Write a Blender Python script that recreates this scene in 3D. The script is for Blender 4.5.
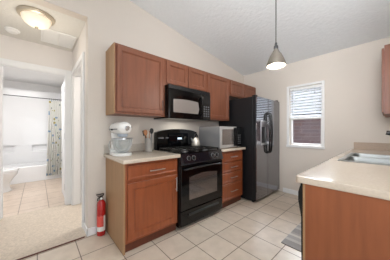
import bpy, bmesh, math, random
from mathutils import Vector, Matrix
random.seed(7)
S = bpy.context.scene
for o in list(bpy.data.objects): bpy.data.objects.remove(o)
COL = S.collection
PI = math.pi

# ---------------------------------------------------------------- camera
cd = bpy.data.cameras.new('camera'); cam = bpy.data.objects.new('camera', cd); COL.objects.link(cam)
cam.location = (0, 0, 1.182); cam.rotation_euler = (PI/2, 0, math.radians(48.08))
cd.sensor_width = 36; cd.lens = 175.65/390*36; cd.shift_y = 1.17/390; cd.clip_start = 0.05
S.camera = cam
# ---------------------------------------------------------------- world, lights, exposure
w = bpy.data.worlds.new('daylight'); S.world = w; w.use_nodes = True
bg = w.node_tree.nodes['Background']; bg.inputs[0].default_value = (0.90, 0.95, 1.0, 1); wn = w.node_tree.nodes; wl = w.node_tree.links
tcw = wn.new('ShaderNodeTexCoord'); dp = wn.new('ShaderNodeVectorMath'); dp.operation = 'DOT_PRODUCT'; dp.inputs[1].default_value = (0, 0.75, 0.66)
wl.new(tcw.outputs['Generated'], dp.inputs[0])
mr = wn.new('ShaderNodeMapRange'); mr.inputs['From Min'].default_value = 0.5; mr.inputs['From Max'].default_value = 0.95; mr.inputs['To Min'].default_value = 0.7; mr.inputs['To Max'].default_value = 30.0
wl.new(dp.outputs['Value'], mr.inputs['Value']); wl.new(mr.outputs[0], bg.inputs[1])   # hazy sky, brighter on the side the sun is
def area(name, loc, rot, sx, sy, e, color=(1, 1, 1)):
    l = bpy.data.lights.new(name, 'AREA'); l.shape = 'RECTANGLE'; l.size = sx; l.size_y = sy; l.energy = e; l.color = color
    o = bpy.data.objects.new(name, l); o.location = loc; o.rotation_euler = rot; COL.objects.link(o); return o
def point(name, loc, e, color=(1, 1, 1), r=0.08):
    l = bpy.data.lights.new(name, 'POINT'); l.energy = e; l.color = color; l.shadow_soft_size = r
    o = bpy.data.objects.new(name, l); o.location = loc; COL.objects.link(o); return o
area('living_room_fill', (1.2, -3.2, 1.7), (PI/2, 0, math.radians(20)), 3.2, 2.2, 4, (0.97, 0.98, 1.0))  # added fill panel behind the camera, standing in for unseen windows
area('cooktop_fill', (-2.08, 1.63, 1.345), (0, 0, 0), 0.10, 0.3, 1.0, (1.0, 0.97, 0.88))  # added fill lamp, lightens the wall strip under the cabinets
area('right_side_fill', (3.4, 0.2, 1.15), (PI/2, 0, PI/2), 2.6, 2.0, 48, (0.97, 0.985, 1.0))  # unseen fill panel added at the right, brightens the left wall
fl = area('camera_side_fill', (0.35, -0.2, 1.9), (0, 0, 0), 0.9, 0.9, 30, (0.97, 0.985, 1.0))  # added fill lamp behind the camera, lifts the far kitchen and ceiling
fl.data.spread = math.radians(110)
fl.rotation_euler = Vector((-0.75, 2.8, 0.85)).to_track_quat('-Z', 'Y').to_euler()
point('hall_lamp_bulb', (-2.625, 0.0, 2.06), 3.7, (1.0, 0.90, 0.76), 0.1)
area('bathroom_fill', (-4.5, -0.3, 2.38), (0, 0, 0), 1.2, 0.8, 27, (1.0, 0.99, 0.98))  # added fill lamp without a fixture, keeps the closed bathroom bright
area('bedroom_fill', (-2.9, 1.5, 2.40), (0, 0, 0), 0.5, 0.5, 22, (1.0, 0.98, 0.95))  # added fill lamp so the open door leaf looks white
point('pendant_bulb', (-0.785, 1.82, 1.83), 17.0, (1.0, 0.95, 0.89), 0.04)
S.view_settings.view_transform = 'Standard'; S.view_settings.look = 'None'
S.view_settings.exposure = 0.17; S.view_settings.gamma = 1.0; S.view_settings.use_curve_mapping = False

# ---------------------------------------------------------------- materials
def srgb(r, g, b):
    f = lambda c: (c/255/12.92) if c/255 <= 0.04045 else ((c/255+0.055)/1.055)**2.4
    return (f(r), f(g), f(b), 1)
def mat(name, col, rough=0.5, metal=0.0, noise=0.0, nscale=8.0, bump=0.0, bscale=60.0, stretch=(1, 1, 1), spec=0.5, emit=None, estr=0.0, coat=0.0):
    m = bpy.data.materials.new(name); m.use_nodes = True; nt = m.node_tree; N = nt.nodes; L = nt.links
    b = N['Principled BSDF']; b.inputs['Base Color'].default_value = col; b.inputs['Roughness'].default_value = rough
    b.inputs['Metallic'].default_value = metal; b.inputs['Specular IOR Level'].default_value = spec
    b.inputs['Coat Weight'].default_value = coat
    if emit: b.inputs['Emission Color'].default_value = emit; b.inputs['Emission Strength'].default_value = estr
    tc = N.new('ShaderNodeTexCoord'); mp = N.new('ShaderNodeMapping'); mp.inputs['Scale'].default_value = stretch
    L.new(tc.outputs['Object'], mp.inputs['Vector'])
    n = N.new('ShaderNodeTexNoise'); n.inputs['Scale'].default_value = nscale; n.inputs['Detail'].default_value = 5
    L.new(mp.outputs[0], n.inputs['Vector'])
    r = N.new('ShaderNodeValToRGB'); k = noise
    r.color_ramp.elements[0].position = 0.3; r.color_ramp.elements[1].position = 0.7
    r.color_ramp.elements[0].color = tuple(c*(1-k) for c in col[:3])+(1,)
    r.color_ramp.elements[1].color = tuple(min(1, c*(1+k)) for c in col[:3])+(1,)
    L.new(n.outputs['Fac'], r.inputs[0]); L.new(r.outputs[0], b.inputs['Base Color'])
    if bump:
        n2 = N.new('ShaderNodeTexNoise'); n2.inputs['Scale'].default_value = bscale; n2.inputs['Detail'].default_value = 3
        L.new(mp.outputs[0], n2.inputs['Vector'])
        bp = N.new('ShaderNodeBump'); bp.inputs['Strength'].default_value = bump; bp.inputs['Distance'].default_value = 0.01
        L.new(n2.outputs['Fac'], bp.inputs['Height']); L.new(bp.outputs[0], b.inputs['Normal'])
    return m
M = {}
M['wall'] = mat('beige_wall_paint', srgb(216, 208, 199), 0.85, noise=0.01, nscale=3, bump=0.08, bscale=45)
M['hallwall'] = mat('pale_hall_paint', srgb(228, 222, 217), 0.85, noise=0.01, nscale=3, bump=0.05)
M['ceiling'] = mat('textured_ceiling_paint', srgb(236, 240, 243), 0.9, noise=0.02, nscale=30, bump=0.6, bscale=26)
M['white'] = mat('white_trim_paint', srgb(232, 232, 232), 0.45, noise=0.01)
M['whiteplastic'] = mat('white_plastic', srgb(238, 238, 236), 0.35, noise=0.01)
M['door'] = mat('white_door_paint', srgb(226, 227, 229), 0.4, noise=0.01)
M['bathwall'] = mat('white_bath_paint', srgb(232, 231, 230), 0.7, noise=0.01)
M['acrylic'] = mat('white_acrylic', srgb(240, 240, 241), 0.15, noise=0.005)
M['porcelain'] = mat('white_porcelain', srgb(240, 240, 240), 0.08, noise=0.005, coat=0.3)
def wood(name, col, k=0.16, rough=0.33):
    m = mat(name, col, rough, noise=k, nscale=5, stretch=(6, 6, 0.55), bump=0.04, bscale=14, coat=0.0)
    return m
M['wood_up'] = wood('cherry_stained_wood_upper', srgb(128, 78, 56), 0.16, 0.42)
M['wood'] = wood('cherry_stained_wood', srgb(142, 76, 44))
M['wood_end'] = wood('cherry_end_panel_wood', srgb(146, 84, 50), 0.13, 0.45)
M['tan'] = wood('tan_wood_laminate', srgb(164, 128, 92), 0.07, 0.5)
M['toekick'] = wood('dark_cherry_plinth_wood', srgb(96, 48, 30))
M['counter'] = mat('beige_laminate', srgb(202, 189, 173), 0.20, noise=0.05, nscale=90, coat=0.2)
M['splash'] = mat('taupe_laminate', srgb(180, 160, 142), 0.35, noise=0.06, nscale=60)
M['splash_grey'] = mat('pale_laminate', srgb(186, 178, 168), 0.35, noise=0.05, nscale=60)
M['black'] = mat('black_enamel', srgb(6, 6, 7), 0.10, noise=0.05, coat=0.1, spec=0.4)
M['blackmatte'] = mat('black_cast_iron', srgb(20, 20, 20), 0.32, noise=0.1, nscale=40)
M['blackplastic'] = mat('black_plastic', srgb(20, 20, 22), 0.4, noise=0.05)
M['glassblack'] = mat('dark_oven_glass', srgb(128, 120, 116), 0.10, metal=0.75, noise=0.05, nscale=3, coat=0.6)
M['navy'] = mat('blue_black_enamel', srgb(13, 17, 26), 0.10, noise=0.05, coat=0.6)
M['fridge_side'] = mat('textured_black_steel', srgb(18, 19, 22), 0.42, noise=0.06, nscale=60, bump=0.05, bscale=200)
M['fridge_front'] = mat('black_stainless_steel', srgb(146, 146, 150), 0.08, metal=0.92, noise=0.02)
M['steel'] = mat('brushed_stainless_steel', srgb(186, 186, 188), 0.28, metal=1.0, noise=0.04, nscale=20, stretch=(1, 8, 1))
M['steelside'] = mat('grey_painted_steel', srgb(150, 150, 152), 0.35, metal=0.6, noise=0.03)
M['satin'] = mat('satin_silver', srgb(196, 195, 194), 0.3, metal=0.55, noise=0.02)
M['chrome'] = mat('chrome', srgb(215, 215, 218), 0.1, metal=1.0, noise=0.01)
M['nickel'] = mat('brushed_nickel', srgb(176, 166, 150), 0.28, metal=1.0, noise=0.03)
M['mixerwhite'] = mat('white_gloss_enamel', srgb(236, 236, 234), 0.12, noise=0.01, coat=0.5)
M['mixergrey'] = mat('pale_grey_enamel', srgb(190, 200, 212), 0.2, noise=0.02)
M['red'] = mat('red_enamel', srgb(176, 26, 26), 0.25, noise=0.04, coat=0.4)
M['labelwhite'] = mat('white_paper_label', srgb(225, 222, 218), 0.5, noise=0.02)
M['labelred'] = mat('pale_red_label', srgb(214, 84, 74), 0.5, noise=0.1, nscale=50)
M['utwood'] = mat('beech_wood', srgb(168, 116, 78), 0.55, noise=0.12, nscale=6, stretch=(5, 5, 0.6))
M['darksteel'] = mat('dark_steel', srgb(90, 90, 92), 0.3, metal=0.9, noise=0.03)
M['lampglass'] = mat('frosted_lamp_glass', srgb(250, 238, 215), 0.4, noise=0.01, emit=srgb(255, 244, 224), estr=0.25)
M['pendantglow'] = mat('lit_bulb_glass', srgb(255, 245, 225), 0.4, emit=srgb(255, 242, 215), estr=1.4)
M['screen'] = mat('black_display', srgb(8, 10, 14), 0.05, noise=0.02)
M['keys'] = mat('grey_key_print', srgb(92, 94, 98), 0.4, noise=0.1)
M['ledclock'] = mat('lit_clock_digits', srgb(200, 220, 235), 0.4, emit=srgb(205, 225, 240), estr=0.6)
M['shingle'] = mat('dark_roof_shingle', srgb(9, 9, 10), 0.95, noise=0.2, nscale=12)
M['siding'] = mat('dark_mulch', srgb(60, 54, 50), 0.8, noise=0.05)

def tilemat(name, c1, c2, grout, size, ox, oy, rough=0.35, mortar=0.008):
    m = mat(name, c1, rough); nt = m.node_tree; N = nt.nodes; L = nt.links; b = N['Principled BSDF']
    g = N.new('ShaderNodeNewGeometry'); mp = N.new('ShaderNodeMapping'); mp.inputs['Location'].default_value = (-ox, -oy, 0)
    L.new(g.outputs['Position'], mp.inputs['Vector'])
    br = N.new('ShaderNodeTexBrick'); br.offset = 0; br.inputs['Scale'].default_value = 1
    br.inputs['Brick Width'].default_value = size; br.inputs['Row Height'].default_value = size
    br.inputs['Mortar Size'].default_value = mortar*0.5; br.inputs['Mortar Smooth'].default_value = 0.1
    br.inputs['Color1'].default_value = c1; br.inputs['Color2'].default_value = c2; br.inputs['Mortar'].default_value = grout
    L.new(mp.outputs[0], br.inputs['Vector'])
    n = N.new('ShaderNodeTexNoise'); n.inputs['Scale'].default_value = 9; n.inputs['Detail'].default_value = 6; L.new(g.outputs['Position'], n.inputs['Vector'])
    r = N.new('ShaderNodeValToRGB'); r.color_ramp.elements[0].color = (0.82, 0.81, 0.79, 1); r.color_ramp.elements[1].color = (1, 1, 1, 1)
    r.color_ramp.elements[0].position = 0.35; r.color_ramp.elements[1].position = 0.65
    L.new(n.outputs['Fac'], r.inputs[0])
    mx = N.new('ShaderNodeMix'); mx.data_type = 'RGBA'; mx.blend_type = 'MULTIPLY'; mx.inputs['Factor'].default_value = 0.6
    L.new(br.outputs['Color'], mx.inputs['A']); L.new(r.outputs[0], mx.inputs['B']); L.new(mx.outputs['Result'], b.inputs['Base Color'])
    bp = N.new('ShaderNodeBump'); bp.inputs['Strength'].default_value = 0.4; bp.inputs['Distance'].default_value = 0.004; bp.invert = True
    L.new(br.outputs['Fac'], bp.inputs['Height']); L.new(bp.outputs[0], b.inputs['Normal'])
    return m
M['tile'] = tilemat('beige_ceramic_tile', srgb(216, 202, 186), srgb(208, 194, 178), srgb(112, 96, 82), 0.305, -0.12, 0.0)
M['bathtile'] = tilemat('pinkish_ceramic_tile', srgb(215, 198, 182), srgb(210, 192, 176), srgb(140, 122, 108), 0.34, -4.0, 0.135)

def carpetmat():
    m = mat('beige_carpet_pile', srgb(200, 187, 172), 0.95, noise=0.13, nscale=55, bump=0.4, bscale=300); return m
M['carpet'] = carpetmat()
def glassmat():
    m = bpy.data.materials.new('window_glass'); m.use_nodes = True; nt = m.node_tree; N = nt.nodes; L = nt.links
    for n in list(N): N.remove(n)
    o = N.new('ShaderNodeOutputMaterial'); mx = N.new('ShaderNodeMixShader'); t = N.new('ShaderNodeBsdfTransparent'); g = N.new('ShaderNodeBsdfGlossy')
    g.inputs['Roughness'].default_value = 0.02; f = N.new('ShaderNodeFresnel'); f.inputs['IOR'].default_value = 1.35
    L.new(f.outputs[0], mx.inputs[0]); L.new(t.outputs[0], mx.inputs[1]); L.new(g.outputs[0], mx.inputs[2]); L.new(mx.outputs[0], o.inputs[0]); return m
M['glass'] = glassmat()
def bowlmat():
    m = mat('clear_bowl_glass', srgb(225, 228, 228), 0.06, coat=0.5); N = m.node_tree.nodes; L = m.node_tree.links
    t = N.new('ShaderNodeBsdfTransparent'); t.inputs[0].default_value = (0.93, 0.95, 0.95, 1); mx = N.new('ShaderNodeMixShader')
    lw = N.new('ShaderNodeLayerWeight'); lw.inputs[0].default_value = 0.35; r = N.new('ShaderNodeMapRange'); r.inputs['To Min'].default_value = 0.82; r.inputs['To Max'].default_value = 0.2
    L.new(lw.outputs['Facing'], r.inputs['Value']); L.new(r.outputs[0], mx.inputs[0]); L.new(N['Principled BSDF'].outputs[0], mx.inputs[1]); L.new(t.outputs[0], mx.inputs[2]); L.new(mx.outputs[0], N['Material Output'].inputs[0]); return m
M['glassbowl'] = bowlmat()
def slatmat():
    m = mat('white_blind_slat', srgb(240, 241, 243), 0.5, noise=0.01); b = m.node_tree.nodes['Principled BSDF']
    N = m.node_tree.nodes; L = m.node_tree.links; o = N['Material Output']
    t = N.new('ShaderNodeBsdfTranslucent'); t.inputs[0].default_value = srgb(240, 242, 245); mx = N.new('ShaderNodeMixShader'); mx.inputs[0].default_value = 0.8
    L.new(b.outputs[0], mx.inputs[1]); L.new(t.outputs[0], mx.inputs[2]); L.new(mx.outputs[0], o.inputs[0]); return m
M['slat'] = slatmat()
def brickmat():
    m = mat('red_brick', srgb(128, 92, 88), 0.85); N = m.node_tree.nodes; L = m.node_tree.links; b = N['Principled BSDF']
    tc = N.new('ShaderNodeTexCoord'); mp = N.new('ShaderNodeMapping'); mp.inputs['Rotation'].default_value = (PI/2, 0, 0)
    L.new(tc.outputs['Object'], mp.inputs['Vector'])
    br = N.new('ShaderNodeTexBrick'); br.inputs['Scale'].default_value = 1; br.inputs['Brick Width'].default_value = 0.42; br.inputs['Row Height'].default_value = 0.095
    br.inputs['Mortar Size'].default_value = 0.009
    br.inputs['Color1'].default_value = srgb(74, 55, 55); br.inputs['Color2'].default_value = srgb(66, 56, 62); br.inputs['Mortar'].default_value = srgb(84, 76, 80)
    L.new(mp.outputs[0], br.inputs['Vector']); L.new(br.outputs['Color'], b.inputs['Base Color']); return m
M['brick'] = brickmat()
def rugmat():
    m = mat('grey_striped_weave', srgb(170, 168, 166), 0.95); N = m.node_tree.nodes; L = m.node_tree.links; b = N['Principled BSDF']
    tc = N.new('ShaderNodeTexCoord'); sp = N.new('ShaderNodeSeparateXYZ'); L.new(tc.outputs['Object'], sp.inputs[0])
    mu = N.new('ShaderNodeMath'); mu.operation = 'MULTIPLY'; mu.inputs[1].default_value = 1/0.30; L.new(sp.outputs['Y'], mu.inputs[0])
    fr = N.new('ShaderNodeMath'); fr.operation = 'FRACT'; L.new(mu.outputs[0], fr.inputs[0])
    r = N.new('ShaderNodeValToRGB'); r.color_ramp.interpolation = 'CONSTANT'; e = r.color_ramp.elements
    e[0].position = 0; e[0].color = srgb(158, 155, 154); e[1].position = 0.34; e[1].color = srgb(192, 188, 184)
    for p, c in ((0.5, (172, 169, 167)), (0.72, (205, 200, 194)), (0.86, (172, 168, 164))):
        q = e.new(p); q.color = srgb(*c)
    L.new(fr.outputs[0], r.inputs[0])
    n = N.new('ShaderNodeTexNoise'); n.inputs['Scale'].default_value = 60
    L.new(tc.outputs['Object'], n.inputs['Vector'])
    r2 = N.new('ShaderNodeValToRGB'); r2.color_ramp.elements[0].color = (0.75, 0.75, 0.75, 1); r2.color_ramp.elements[1].color = (1, 1, 1, 1)
    L.new(n.outputs['Fac'], r2.inputs[0])
    mx = N.new('ShaderNodeMix'); mx.data_type = 'RGBA'; mx.blend_type = 'MULTIPLY'; mx.inputs['Factor'].default_value = 0.5
    L.new(r.outputs[0], mx.inputs['A']); L.new(r2.outputs[0], mx.inputs['B']); L.new(mx.outputs['Result'], b.inputs['Base Color']); return m
M['rug'] = rugmat()
def curtainmat():
    m = mat('floral_curtain_cloth', srgb(232, 228, 218), 0.9); N = m.node_tree.nodes; L = m.node_tree.links; b = N['Principled BSDF']
    tc = N.new('ShaderNodeTexCoord'); v = N.new('ShaderNodeTexVoronoi'); v.inputs['Scale'].default_value = 10
    L.new(tc.outputs['Object'], v.inputs['Vector'])
    sp = N.new('ShaderNodeSeparateColor'); L.new(v.outputs['Color'], sp.inputs[0])
    r = N.new('ShaderNodeValToRGB'); r.color_ramp.interpolation = 'CONSTANT'; e = r.color_ramp.elements
    e[0].position = 0; e[0].color = srgb(196, 178, 112); e[1].position = 0.2; e[1].color = srgb(160, 185, 210)
    for p, c in ((0.42, (140, 142, 150)), (0.56, (205, 198, 176)), (0.78, (190, 184, 150))):
        q = e.new(p); q.color = srgb(*c)
    L.new(sp.outputs['Red'], r.inputs[0])
    lt = N.new('ShaderNodeMath'); lt.operation = 'LESS_THAN'; lt.inputs[1].default_value = 0.27; L.new(v.outputs['Distance'], lt.inputs[0])
    mx = N.new('ShaderNodeMix'); mx.data_type = 'RGBA'; mx.inputs['A'].default_value = srgb(244, 243, 238)
    L.new(lt.outputs[0], mx.inputs['Factor']); L.new(r.outputs[0], mx.inputs['B']); L.new(mx.outputs['Result'], b.inputs['Base Color']); return m
M['curtain'] = curtainmat()
M['sinksteel'] = mat('satin_sink_steel', srgb(150, 153, 152), 0.38, metal=0.9, noise=0.04, nscale=15)

# ---------------------------------------------------------------- mesh helpers
def NB(): return bmesh.new()
def bx(bm, x0, x1, y0, y1, z0, z1, bev=0.0, seg=2):
    t = bmesh.new(); r = bmesh.ops.create_cube(t, size=1)
    for v in t.verts: v.co = Vector((x0 if v.co.x < 0 else x1, y0 if v.co.y < 0 else y1, z0 if v.co.z < 0 else z1))
    if bev: bmesh.ops.bevel(t, geom=list(t.edges), offset=bev, segments=seg, profile=0.5, affect='EDGES')
    merge(bm, t); return bm
def merge(bm, t, mx=None):
    if mx is not None: bmesh.ops.transform(t, matrix=mx, verts=t.verts)
    me = bpy.data.meshes.new('tmp'); t.to_mesh(me); t.free(); bm.from_mesh(me); bpy.data.meshes.remove(me)
def tube(bm, pts, rad, n=10, cap=True):
    pts = [Vector(p) for p in pts]; rings = []
    rr = rad if isinstance(rad, (list, tuple)) else [rad]*len(pts)
    pu = None
    for i, p in enumerate(pts):
        d = (pts[min(i+1, len(pts)-1)]-pts[max(i-1, 0)]).normalized()
        if pu is None: u = d.orthogonal().normalized()
        else: u = (pu-d*pu.dot(d)).normalized()
        pu = u; v = d.cross(u)
        rings.append([bm.verts.new(p+(u*math.cos(2*PI*k/n)+v*math.sin(2*PI*k/n))*rr[i]) for k in range(n)])
    for a, b in zip(rings, rings[1:]):
        for k in range(n): bm.faces.new((a[k], a[(k+1) % n], b[(k+1) % n], b[k]))
    if cap: bm.faces.new(rings[0][::-1]); bm.faces.new(rings[-1])
    return bm
def lathe(bm, prof, c=(0, 0, 0), n=24, sx=1.0, sy=1.0, mx=None):
    t = bmesh.new(); rings = []
    for r, z in prof:
        if r < 1e-6: rings.append([t.verts.new((0, 0, z))])
        else: rings.append([t.verts.new((r*sx*math.cos(2*PI*k/n), r*sy*math.sin(2*PI*k/n), z)) for k in range(n)])
    for a, b in zip(rings, rings[1:]):
        for k in range(n):
            if len(a) == 1 and len(b) == 1: continue
            if len(a) == 1: t.faces.new((a[0], b[(k+1) % n], b[k]))
            elif len(b) == 1: t.faces.new((a[k], a[(k+1) % n], b[0]))
            else: t.faces.new((a[k], a[(k+1) % n], b[(k+1) % n], b[k]))
    bmesh.ops.recalc_face_normals(t, faces=t.faces)
    T = Matrix.Translation(Vector(c)); merge(bm, t, T @ mx if mx is not None else T); return bm
def prism(bm, poly, axis, a, b):
    """extrude a 2D outline along an axis"""
    def P(u, v, w): return {'x': (w, u, v), 'y': (u, w, v), 'z': (u, v, w)}[axis]
    A = [bm.verts.new(P(u, v, a)) for u, v in poly]; B = [bm.verts.new(P(u, v, b)) for u, v in poly]
    fs = [bm.faces.new(A), bm.faces.new(B[::-1])]; n = len(poly)
    for i in range(n): fs.append(bm.faces.new((A[i], B[i], B[(i+1) % n], A[(i+1) % n])))
    bmesh.ops.recalc_face_normals(bm, faces=fs); return bm
def door(bm, y0, y1, z0, z1, xf, s=1, t=0.019, fr=0.055, dep=0.013):
    """raised-frame cabinet front whose face looks along s*x; xf is the outer face"""
    def ring(iny, x): return [bm.verts.new((x, a, b)) for a, b in ((y0+iny, z0+iny), (y1-iny, z0+iny), (y1-iny, z1-iny), (y0+iny, z1-iny))]
    rs = [ring(0, xf-s*t), ring(0, xf-s*0.003), ring(0.004, xf), ring(fr, xf), ring(fr+0.004, xf-s*dep*0.55), ring(fr+0.008, xf-s*dep*0.55), ring(fr+0.011, xf-s*dep), ring(fr+0.02, xf-s*dep)]
    fs = []
    for a, b in zip(rs, rs[1:]):
        for k in range(4): fs.append(bm.faces.new((a[k], a[(k+1) % 4], b[(k+1) % 4], b[k])))
    fs.append(bm.faces.new(rs[-1])); fs.append(bm.faces.new(rs[0][::-1]))
    bmesh.ops.recalc_face_normals(bm, faces=fs); return bm
def obj(name, bm, m, parent=None, smooth=False, kind=None, label=None):
    if parent is not None:
        off = Vector(parent.get('_w', (0, 0, 0)))
        if not parent.get('_local'): bmesh.ops.translate(bm, verts=bm.verts, vec=-off)
    me = bpy.data.meshes.new(name); bm.to_mesh(me); bm.free(); me.materials.append(M[m] if isinstance(m, str) else m)
    if smooth:
        for p in me.polygons: p.use_smooth = True
        try: me.set_sharp_from_angle(angle=math.radians(smooth if smooth > 1 else 40))
        except Exception: pass
    o = bpy.data.objects.new(name, me); COL.objects.link(o)
    if parent is not None:
        o.parent = parent; o['_w'] = list(off); o['_local'] = parent.get('_local', 0)
    if kind: o['kind'] = kind
    if label: o['label'] = label
    return o
def thing(name, label, cat, loc=(0, 0, 0), group=None, local=0, rz=0):
    o = bpy.data.objects.new(name, None); COL.objects.link(o); o.location = loc; o.rotation_euler = (0, 0, rz); o.empty_display_size = 0.05
    o['label'] = label; o['category'] = cat; o['_w'] = list(loc); o['_local'] = local
    if group: o['group'] = group
    return o
def single(name, bm, m, label, cat, loc, group=None, smooth=False):
    bmesh.ops.translate(bm, verts=bm.verts, vec=-Vector(loc)); o = obj(name, bm, m, None, smooth); o.location = loc
    o['label'] = label; o['category'] = cat
    if group: o['group'] = group
    return o
def struct(name, bm, m, parent=None, smooth=False): return obj(name, bm, m, parent, smooth, kind='structure' if parent is None else None)
def sroot(name):
    o = bpy.data.objects.new(name, None); COL.objects.link(o); o['kind'] = 'structure'; o['_w'] = [0, 0, 0]; o['_local'] = 0; o.empty_display_size = 0.05; return o

# ---------------------------------------------------------------- setting
XW = -2.28; YB = 3.566; YC = 0.424; HC = 2.466; XH = -3.45; XR = 0.27
BY0, BY1 = -1.02, 0.50; XBF = -6.32
def cz(y): return HC+0.160*(YB-y)
struct('floor', bx(NB(), XW, 3.6, -4.0, YB, -0.05, 0), 'tile')
b = NB(); bx(b, XH-0.06, XW-0.001, -4.0, YC, -0.05, 0.008); struct('floor_hall', b, 'carpet')
b = NB(); bx(b, XBF, XH-0.061, BY0, BY1, -0.05, 0); struct('floor_bathroom', b, 'bathtile')
b = NB(); bx(b, XW-0.004, XW+0.012, -3.9, YC-0.03, 0.0005, 0.011, 0.003); struct('trim_1', b, 'toekick')
# left wall: solid beside the cabinets, and the part above the hall opening
b = NB(); prism(b, [(YC, 0), (YB, 0), (YB, cz(YB)), (-4.0, cz(-4.0)), (-4.0, HC), (YC, HC)], 'x', XW-0.11, XW); struct('wall_left', b, 'wall')
wx0, wx1, wz0, wz1 = -1.288, -0.775, 0.925, 1.992
b = NB()
bx(b, XW-0.11, wx0, YB, YB+0.14, 0, HC+0.1); bx(b, wx1, 3.6, YB, YB+0.14, 0, HC+0.1); bx(b, wx0, wx1, YB, YB+0.14, 0, wz0); bx(b, wx0, wx1, YB, YB+0.14, wz1, HC+0.1)  # unseen stretch beyond the right wall added to block sky light
struct('wall_back', b, 'wall')
b = NB(); prism(b, [(1.2, 0), (YB, 0), (YB, cz(YB)), (1.2, cz(1.2))], 'x', XR, XR+0.12); struct('wall_right', b, 'wall')
b = NB(); prism(b, [(-4.0, cz(-4.0)), (YB+0.14, cz(YB+0.14)), (YB+0.14, cz(YB+0.14)+0.1), (-4.0, cz(-4.0)+0.1)], 'x', XW-0.11, 3.6); struct('ceiling', b, 'ceiling')
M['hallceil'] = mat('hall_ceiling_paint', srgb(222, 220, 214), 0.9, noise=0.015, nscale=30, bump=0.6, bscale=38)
struct('ceiling_hall', bx(NB(), XH-0.12, XW-0.111, -4.0, YC+0.1, HC, HC+0.1), 'hallceil')
# hall end wall (faces the camera) with its closed door
sx0, sx1, sz1 = -3.37, -2.535, 2.075
b = NB(); bx(b, XH, sx0, YC+0.001, YC+0.1, 0.0, HC); bx(b, sx1, XW-0.111, YC+0.001, YC+0.1, 0, HC); bx(b, sx0, sx1, YC+0.001, YC+0.1, sz1, HC); struct('wall_hall_end', b, 'hallwall')
# wall between hall and bathroom
oy0, oy1, oz1 = -0.372, 0.345, 2.075
b = NB(); bx(b, XH-0.12, XH, -4.0, oy0, 0, HC); bx(b, XH-0.12, XH, oy1, BY1+0.1, 0, HC); bx(b, XH-0.12, XH, oy0, oy1, oz1, HC); struct('wall_hall', b, 'hallwall')
d1 = sroot('door_1')
b = NB(); cw = 0.075
bx(b, XH, XH+0.018, oy0-cw, oy0+0.004, 0.009, oz1+cw, 0.004); bx(b, XH, XH+0.018, oy1-0.004, YC-0.003, 0.009, oz1+cw, 0.004); bx(b, XH, XH+0.018, oy0+0.004, oy1-0.004, oz1-0.004, oz1+cw, 0.004)
struct('casing', b, 'white', d1)
b = NB(); bx(b, XH-0.119, XH-0.001, oy0, oy0+0.014, 0.009, oz1); bx(b, XH-0.119, XH-0.001, oy1-0.014, oy1, 0.009, oz1); bx(b, XH-0.119, XH-0.001, oy0+0.014, oy1-0.014, oz1-0.014, oz1)
bx(b, XH-0.060, XH-0.045, oy1-0.019, oy1-0.014, 0.009, oz1-0.014); bx(b, XH-0.075, XH-0.055, oy0+0.014, oy0+0.026, 0.009, oz1-0.014)
struct('jamb', b, 'white', d1)
b = NB(); bx(b, XH-0.125-0.66, XH-0.125, oy1+0.005, oy1+0.040, 0.02, oz1-0.02, 0.002); struct('door_leaf', b, 'door', d1)
for z in (0.22, 1.05, 1.83):
    b = NB(); bx(b, XH-0.118, XH-0.066, oy1-0.0175, oy1-0.0142, z, z+0.095); tube(b, [(XH-0.124, oy1-0.010, z), (XH-0.124, oy1-0.010, z+0.09)], 0.006)
    struct('hinge', b, 'darksteel', d1)
d2 = sroot('door_2')
b = NB(); c2 = 0.065; Y = YC
bx(b, sx0-c2, sx0+0.004, Y-0.02, Y, 0.009, sz1+c2, 0.004); bx(b, sx1-0.004, sx1+c2, Y-0.02, Y, 0.009, sz1+c2, 0.004); bx(b, sx0+0.004, sx1-0.004, Y-0.02, Y, sz1-0.004, sz1+c2, 0.004)
struct('casing', b, 'white', d2)
b = NB(); bx(b, sx0, sx0+0.014, Y+0.001, Y+0.1, 0.009, sz1); bx(b, sx1-0.014, sx1, Y+0.001, Y+0.1, 0.009, sz1); bx(b, sx0+0.014, sx1-0.014, Y+0.001, Y+0.1, sz1-0.014, sz1)
struct('jamb', b, 'white', d2)
lx = sx0+0.018; b = NB(); bx(b, lx-0.035, lx-0.006, Y+0.106, Y+0.88, 0.02, sz1-0.016)
for a, c in ((0.02, 0.10), (0.40, 0.50), (0.70, 0.88-0.106)): bx(b, lx-0.0065, lx, Y+0.106+a-0.02, Y+0.106+c, 0.021, sz1-0.017, 0.002)
for a, c in ((0.02, 0.25), (0.95, 1.10), (1.90, sz1-0.017)): bx(b, lx-0.0065, lx-0.0002, Y+0.107, Y+0.879, a, c, 0.002)
struct('door_leaf', b, 'door', d2)
b = NB(); lathe(b, [(0, 0), (0.012, 0), (0.012, 0.02), (0.027, 0.03), (0.029, 0.045), (0.02, 0.058), (0, 0.06)], (lx, Y+0.81, 0.95), 14, mx=Matrix.Rotation(PI/2, 4, 'Y')); struct('door_knob', b, 'nickel', d2, True)
b = NB(); bx(b, XH, XW-0.112, YC+0.001, 2.3, -0.05, 0.0079); struct('floor_bedroom', b, 'carpet')
struct('wall_bedroom_left', bx(NB(), XH-0.12, XH-0.0005, BY1+0.1005, 2.3, 0, HC), 'hallwall')
struct('wall_bedroom_back', bx(NB(), XH-0.12, XW-0.1105, 2.301, 2.4, 0, HC), 'hallwall')
struct('ceiling_bedroom', bx(NB(), XH-0.12, XW-0.1105, YC+0.1005, 2.4, HC, HC+0.1), 'hallceil')
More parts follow.
